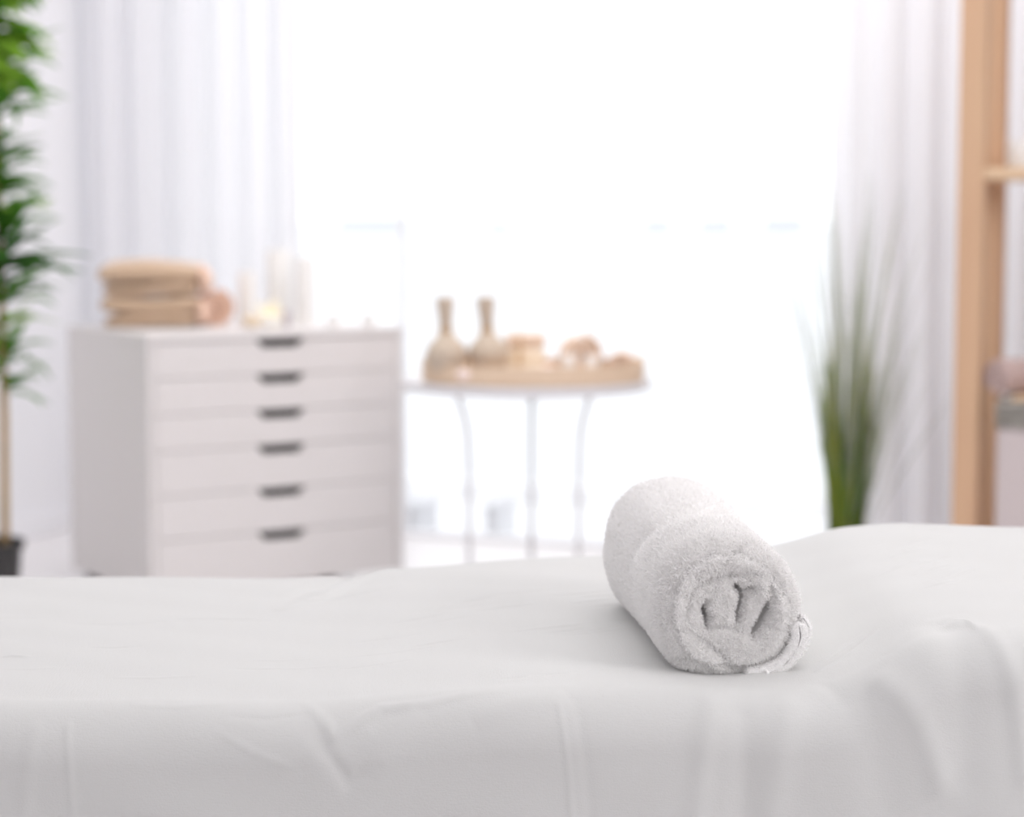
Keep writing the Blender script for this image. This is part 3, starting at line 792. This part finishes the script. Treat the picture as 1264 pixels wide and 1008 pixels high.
def pebble(px, Y, z0, ax, ay, az, m, label, name, cat, group=None):
    p = P(px, 400, Y)
    prof = [(0.0, 0), (0.55, .04), (.85, .2), (1, .5), (.88, .8), (.55, .96), (0, 1)]
    o = MB().lathe([(a, b * az) for a, b in prof], n=28, ax=ax, ay=ay, wob=0.03, lobes=3).build(name, m, None, smooth=True)
    o.location = (p.x, Y, z0); return tag(o, label, cat, group)
pebble(311, 5.21, DZ1, 0.024, 0.02, 0.032, M['stone'], 'rounded beige stone on the cabinet at the foot of the leftmost candle', 'stone', 'stone')
pebble(334, 5.24, DZ1, 0.026, 0.022, 0.030, M['wax'], 'low white stone carrying the cream flower', 'stone', 'stone')
pebble(354, 5.22, DZ1, 0.010, 0.010, 0.045, mat('mauve_stone', (0.50, 0.44, 0.46), 0.6, 0.3), 'small slim mauve stone between the flower and the rightmost candle', 'stone', 'stone')

# ------------------------------------------------------------------ round side table
TY, TZ = 4.95, 0.549
tc_ = P(650, 470, TY)
tab = thing('side_table', 'round white metal side table in front of the bright window', 'table', (tc_.x, TY, 0))
R = 0.297
MB().lathe([(0, TZ - .017), (R - .012, TZ - .017), (R - .002, TZ - .014), (R, TZ - .004), (R, TZ + .004), (R - .004, TZ + .006), (R - .006, TZ), (0, TZ)], n=96).build('tabletop', M['metal'], tab, auto=40)
MB().lathe([(R * .62, TZ - .027), (R * .62, TZ - .017), (R * .6, TZ - .017), (R * .6, TZ - .027)], n=64).build('support_ring', M['metal'], tab, auto=40)
for a in (math.radians(205), math.radians(325), math.radians(85)):
    c_, s_ = math.cos(a), math.sin(a)
    pts = [(0.182, TZ - .014), (0.178, TZ - .03), (0.168, TZ - .055), (0.158, TZ - .085), (0.152, TZ - .12), (0.149, TZ - .18), (0.148, 0.25), (0.148, 0.0)]
    MB().tube([(r_ * c_, r_ * s_, z_) for r_, z_ in pts], 0.0062, 10).build('leg', M['metal'], tab, smooth=True)

# bamboo tray
TF = TZ + 0.014
ty = P(658, 470, 4.94)
tray = thing('bamboo_tray', 'oval light wooden tray of spa things on the round table', 'tray', (ty.x, 4.935, TZ + 0.0008))
a0, b0 = 0.264, 0.185
pr_ = [(0.0, 0), (.96, 0), (.985, .003), (1.0, .042), (.998, .045), (.975, .045), (.955, .012), (0, .012)]
MB().lathe(pr_, n=96, ax=a0, ay=b0).build('tray_body', M['tray'], tray, auto=40)
for sx in (-1, 1):
    hb_ = MB()
    pts = [(sx * (a0 - .010 - .03 * (1 - math.cos(g))), 0.065 * math.sin(g), 0.032 + 0.022 * math.cos(g) ** 0.5 if math.cos(g) > 0 else 0.032) for g in np.linspace(-math.pi / 2, math.pi / 2, 13)]
    hb_.tube(pts, 0.006, 8).build('handle', M['tray'], tray, smooth=True)
# herbal compress balls
def compress(px, Y, label, tilt):
    p = P(px, 440, Y)
    t = thing('herbal_compress', label, 'massage ball', (p.x, Y, TF + 0.006), 0, 'herbal compress balls on the tray'); t.rotation_euler = (0, tilt, 0)
    s = 0.0485
    MB().lathe([(0, 0), (s * .5, .004), (s * .82, .019), (s * .98, .042), (s, .052), (s * .88, .070), (s * .62, .084), (s * .42, .093), (.0165, .100)], n=42, wob=0.015, lobes=14).build('herb_bag', M['muslin'], t, smooth=True)
    MB().lathe([(.0150, .098), (.0145, .110), (.0155, .125), (.0180, .148), (.0208, .176), (.020, .182), (0, .180)], n=24, wob=.05, lobes=8).build('cloth_grip', M['muslin'], t, smooth=True)
    r_ = MB(); N = 60
    r_.tube([(.0162 * math.cos(i * .6), .0162 * math.sin(i * .6), .098 + .014 * i / N) for i in range(N)], .0013, 5).build('twine', M['twine'], t, smooth=True)
    return t
compress(552, 4.86, 'herbal compress ball with upright cloth grip, left one on the tray', -0.03)
compress(604, 4.875, 'herbal compress ball with upright cloth grip, right one on the tray', -0.05)
# shell like soap
o = pebble(577, 4.80, TF, 0.027, 0.02, 0.027, M['shell'], 'pale pink shell between the two compress balls on the tray', 'seashell', 'shell')
# tied soap bars
def soap_stack(px, Y, w, d, hs, label, mats):
    p = P(px, 440, Y); z_ = TF; out = []
    for k, (h, m, lb) in enumerate(zip(hs, mats, label)):
        t = thing('soap_bar', lb, 'soap', (p.x, Y, z_), 0.15 + 0.04 * k, 'soap bars on the tray')
        MB().box(-w / 2, w / 2, -d / 2, d / 2, 0, h, 0.006).build('bar', m, t, auto=50)
        MB().box(-0.22 * w - .004, -0.22 * w + .004, -d / 2 - .0012, d / 2 + .0012, -0.000, h + .0012, .0006).build('paper_band', M['twine'], t)
        z_ += h + .0014
soap_stack(648, 5.0, 0.088, 0.06, (0.030, 0.030, 0.034), ['cream soap bar at the bottom of the stack beside the compress balls', 'cream soap bar in the middle of the stack beside the compress balls', 'peach soap bar on top of the stack beside the compress balls'], [M['cream'], M['cream'], M['cream_towel']])
pebble(635, 4.88, TF, 0.013, 0.012, 0.020, M['orange'], 'small orange bath pebble in front of the soap stack', 'bath_pebble', 'bath pebble')
pr = P(718, 440, 5.02)
spiral_roll(0.048, 0.11, M['cream_towel'], 'cream towel rolled up, taller one at the right half of the tray', loc=(pr.x, 5.0, TF), rz=0.1)
pr = P(762, 440, 4.99)
spiral_roll(0.029, 0.10, M['cream_towel'], 'small cream towel rolled up near the right end of the tray', loc=(pr.x, 4.95, TF), rz=-0.1)
candle(702, 0.036, 0.052, 4.90, TF, 'short white candle on the tray, left of the two before the cream towel roll', 'short candles on the tray', name='short_candle')
candle(731, 0.034, 0.050, 4.90, TF, 'short white candle on the tray, right of the two before the cream towel roll', 'short candles on the tray', name='short_candle')
pebble(763, 4.83, TF, 0.015, 0.012, 0.026, M['orange'], 'tan bath pebble near the right end of the tray', 'bath_pebble', 'bath pebble')
pebble(677, 4.86, TF, 0.022, 0.018, 0.030, M['shell'], 'pale pink shell between the soap stack and the short candles', 'seashell', 'shell')
pebble(783, 4.88, TF, 0.016, 0.014, 0.030, M['shell'], 'pale pink shell at the right end of the tray', 'seashell', 'shell')

# ------------------------------------------------------------------ palm at the left
def blade_mesh(name, w, droop, cup, n=9, mtl=None):
    vs = []; fs = []
    for j in range(n + 1):
        u = j / n; ww = w * (math.sin(math.pi * min(1, u * 0.93 + 0.05)) ** 0.8) * (1 - 0.35 * u)
        for v in (-1, 0, 1): vs.append((u * (1 - 0.25 * droop * u), ww * v, 0.10 * u - droop * u * u * 0.5 + cup * ww * abs(v)))
    for j in range(n):
        for i in range(2):
            q = j * 3 + i; fs.append((q, q + 1, q + 4, q + 3))
    me = bpy.data.meshes.new(name); me.from_pydata(vs, [], fs); me.update(); me.materials.append(mtl)
    me.polygons.foreach_set('use_smooth', [True] * len(me.polygons)); return me
PY = 4.7
pp = Vector((-1.185, PY, 0))
palm = thing('potted_palm', 'tall green potted palm in a dark pot at the left edge', 'plant', pp)
MB().lathe([(.060, 0), (.064, .004), (.078, .19), (.085, .192), (.086, .208), (.080, .208), (.076, .185), (0, .185)], n=40).build('pot', M['pot'], palm, auto=40)
MB().lathe([(.0755, .184), (.05, .193), (0, .196)], n=24).build('soil', M['soil'], palm, smooth=True)
stems = [[(.045, -.01, .18), (.050, -.01, .5), (.043, 0, .95), (.037, 0, 1.35), (.035, 0, 1.50)],
         [(-.03, .02, .18), (-.04, .03, .7), (-.03, .04, 1.1), (-.02, .05, 1.30)],
         [(0, -.035, .18), (.0, -.06, .6), (-.02, -.07, 1.2), (-.035, -.07, 1.46)]]
for s_ in stems:
    q = [Vector(s_[0])]
    for a, b in zip(s_[:-1], s_[1:]):
        for k in range(1, 7): q.append(Vector(a).lerp(Vector(b), k / 6))
    MB().tube(q, [0.010 - 0.004 * i / len(q) for i in range(len(q))], 8).build('stem', M['stem'], palm, smooth=True)
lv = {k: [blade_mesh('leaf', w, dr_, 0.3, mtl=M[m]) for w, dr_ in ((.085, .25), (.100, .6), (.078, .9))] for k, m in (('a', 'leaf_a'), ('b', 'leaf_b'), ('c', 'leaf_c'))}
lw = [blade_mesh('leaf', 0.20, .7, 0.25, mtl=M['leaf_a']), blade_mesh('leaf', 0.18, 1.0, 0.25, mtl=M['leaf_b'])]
def stem_at(s_, z_):
    for a, b in zip(s_[:-1], s_[1:]):
        if a[2] <= z_ <= b[2]:
            t = (z_ - a[2]) / (b[2] - a[2]); return Vector(a).lerp(Vector(b), t)
    return Vector(s_[-1])
r = random.Random(21)
def leaf(pos, az, el, L, me_, roll_=0.0):
    o = bpy.data.objects.new('leaf', me_); COL.objects.link(o); o.parent = palm
    o.matrix_local = Matrix.Translation(pos) @ Matrix.Rotation(az, 4, 'Z') @ Matrix.Rotation(-el, 4, 'Y') @ Matrix.Rotation(roll_, 4, 'X') @ Matrix.Diagonal((L, L, L, 1))
def py2z(py): return CAMZ + (HOR - py) * PY / F
# (stem, photo row, leaves, length, elevation, key)
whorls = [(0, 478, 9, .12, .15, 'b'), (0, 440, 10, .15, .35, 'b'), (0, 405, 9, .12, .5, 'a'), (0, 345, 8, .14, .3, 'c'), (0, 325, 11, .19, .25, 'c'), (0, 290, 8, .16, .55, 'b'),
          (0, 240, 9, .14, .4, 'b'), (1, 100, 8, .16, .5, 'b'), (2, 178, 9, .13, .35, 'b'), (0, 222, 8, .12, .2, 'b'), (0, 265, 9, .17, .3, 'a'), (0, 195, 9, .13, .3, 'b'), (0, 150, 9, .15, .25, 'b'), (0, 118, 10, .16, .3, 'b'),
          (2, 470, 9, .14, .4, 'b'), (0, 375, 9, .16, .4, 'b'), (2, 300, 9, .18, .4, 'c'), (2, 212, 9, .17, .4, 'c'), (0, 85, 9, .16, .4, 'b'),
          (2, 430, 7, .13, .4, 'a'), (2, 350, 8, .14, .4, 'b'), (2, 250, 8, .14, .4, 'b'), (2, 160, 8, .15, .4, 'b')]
cnt = 0
for si, row, n, L, el, key in whorls:
    z_ = py2z(row); b0_ = stem_at(stems[si], z_); off = r.uniform(0, 6)
    for k in range(n):
        az = off + 2 * math.pi * k / n + r.uniform(-.25, .25)
        if math.cos(az) < -.3 and r.random() < .7: az = r.uniform(-1.3, 1.3)
        leaf(b0_ + Vector((0, 0, r.uniform(-.015, .015))), az, el + r.uniform(-.3, .4), L * r.uniform(.9, 1.3), r.choice(lv[key]), r.uniform(-.5, .5)); cnt += 1
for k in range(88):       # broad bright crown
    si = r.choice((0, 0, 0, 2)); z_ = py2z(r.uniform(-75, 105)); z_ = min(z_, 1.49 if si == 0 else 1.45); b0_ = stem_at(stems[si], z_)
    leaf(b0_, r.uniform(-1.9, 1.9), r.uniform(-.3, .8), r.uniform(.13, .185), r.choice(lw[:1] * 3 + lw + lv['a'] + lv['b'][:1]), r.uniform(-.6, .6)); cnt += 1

assert sum(o.name.startswith('leaf') for o in palm.children) <= 300
# ------------------------------------------------------------------ tall grass at the right
GY = 4.9
gp = P(1045, 640, GY)
gr = thing('potted_grass', 'tall thin-bladed ornamental grass standing right of the window', 'plant', (gp.x, GY, 0))
MB().lathe([(.055, 0), (.06, .004), (.075, .165), (.08, .167), (.08, .18), (.073, .18), (.07, .16), (0, .16)], n=36).build('pot', M['pot_w'], gr, auto=40)
MB().lathe([(.0695, .159), (.04, .166), (0, .168)], n=24).build('soil', M['soil'], gr, smooth=True)
def blades(n, seed, zr, lean, wid, base_r, bias=0.0, curl=1.0):
    r = random.Random(seed); vs = []; fs = []
    for _ in range(n):
        a = r.uniform(0, 6.283); br = base_r * math.sqrt(r.random())
        bx, by = br * math.cos(a), br * math.sin(a)
        az = a + r.uniform(-.7, .7); H = r.uniform(*zr); ln = min(abs(r.gauss(0, 1)) * lean + lean * .25, .16)
        dx, dy = math.cos(az) * ln + bias, math.sin(az) * ln
        w = wid * r.uniform(.6, 1.2); fa = r.uniform(0, 3.14); wx, wy = math.cos(fa) * w / 2, math.sin(fa) * w / 2
        n0 = len(vs); N = 8
        for j in range(N + 1):
            u = j / N; s_ = u ** (1.6 * curl)
            x, y, z_ = bx + dx * s_, by + dy * s_, .16 + H * (u - .12 * ln / max(H, .1) * u * u)
            k = (1 - u ** 3) * (0.6 + 0.4 * math.sin(math.pi * min(u * 2, 1) / 2)) + .05
            vs += [(x - wx * k, y - wy * k, z_), (x + wx * k, y + wy * k, z_)]
        for j in range(N):
            q = n0 + 2 * j; fs.append((q, q + 1, q + 3, q + 2))
    return MB().add(vs, fs)
for nm, args, m in (('grass_blades', (210, 1, (.15, .47), .021, .008, .040), 'grass_a'), ('grass_blades', (110, 2, (.3, .54), .024, .0065, .040), 'grass_b'),
                ('grass_tips', (84, 3, (.5, .90), .105, .0065, .035, .02), 'grass_c'), ('grass_tips', (36, 4, (.40, .60), .10, .0038, .035, .07, .7), 'grass_c')):
    o = blades(*args).build(nm, M[m], gr); o['kind'] = 'stuff'

# ------------------------------------------------------------------ pine shelving unit
SY = 4.7; so = P(1180, 320, SY)
un = thing('shelving_unit', 'pale pine shelving unit with square posts at the right edge', 'shelf', (so.x, SY, 0), RA)
pw, UD, UL, UH = 0.058, 0.33, 0.90, 1.9
for x_ in (0, UL - pw):
    for y_ in (0, UD - pw): MB().box(x_, x_ + pw, y_, y_ + pw, 0, UH, 0.003).build('post', M['pine'], un)
zs = [0.10, CAMZ + (HOR - 222) * SY / F, 1.62]
for z_ in zs:
    for k in range(4):
        y_ = 0.0 + k * (UD / 4); x0_ = pw - (0.0 if k in (0, 3) else 0.05)
        MB().box(x0_, UL - pw, y_ + .001, y_ + UD / 4 - .006, z_, z_ + .025, .002).build('slat', M['pine_board'], un)
for z_ in zs:
    for x_ in (.008, UL - pw + .008):
        MB().box(x_, x_ + .03, pw, UD - pw, z_ - .035, z_ - .001, .002).build('crossbar', M['pine'], un)
def U(x, y, z): return Vector((so.x, SY, 0)) + Vector((x * math.cos(RA) - y * math.sin(RA), x * math.sin(RA) + y * math.cos(RA), z))
# candle on the upper shelf
q = U(0.135, 0.09, zs[1] + .0255)
t = thing('pillar_candle', 'broad cream candle on the pine shelf at the right edge', 'candle', q)
r_ = .042; h = .060
MB().lathe([(r_ * .97, 0), (r_, .003), (r_, h - .005), (r_ * .95, h), (r_ * .7, h - .004), (0, h - .006)], n=36).build('wax', M['wax'], t, auto=40)
MB().tube([(0, 0, h - .006), (.001, 0, h + .01)], .0012, 6).build('wick', M['orange'], t)
# storage box with cane rim on the lowest shelf
q = U(0.105, -0.055, zs[0] + .0255)
bx = thing('storage_box', 'grey storage box with a woven cane rim on the pine shelving', 'box', q, RA)
bw, bd = 0.62, 0.33; top = 0.535 - zs[0] - .0255
MB().box(0, bw, 0, bd, 0, top - .062, .008).build('body', M['box_cloth'], bx)
for k in range(4):
    z_ = top - .062 + k * .0145
    MB().box(-.004, bw + .004, -.004, bd + .004, z_ + .0008, z_ + .0135, .004).build('cane_strip', M['basket'], bx)
MB().box(0.03, bw - .01, 0.0, bd - .01, top - .003, top + .006, .003).build('lid', M['pine_board'], bx)
topz = top + .0065 + zs[0] + .0255
rt = spiral_roll(0.043, 0.30, M['mauve'], 'dusty mauve towel rolled up on the storage box, at the right edge', loc=(0, 0, 0), rz=0, turns=2.6)
e = P(1236, 452, 4.62)
rt.location = (e.x, 4.66, topz); rt.rotation_euler = (0, 0, math.radians(-62))
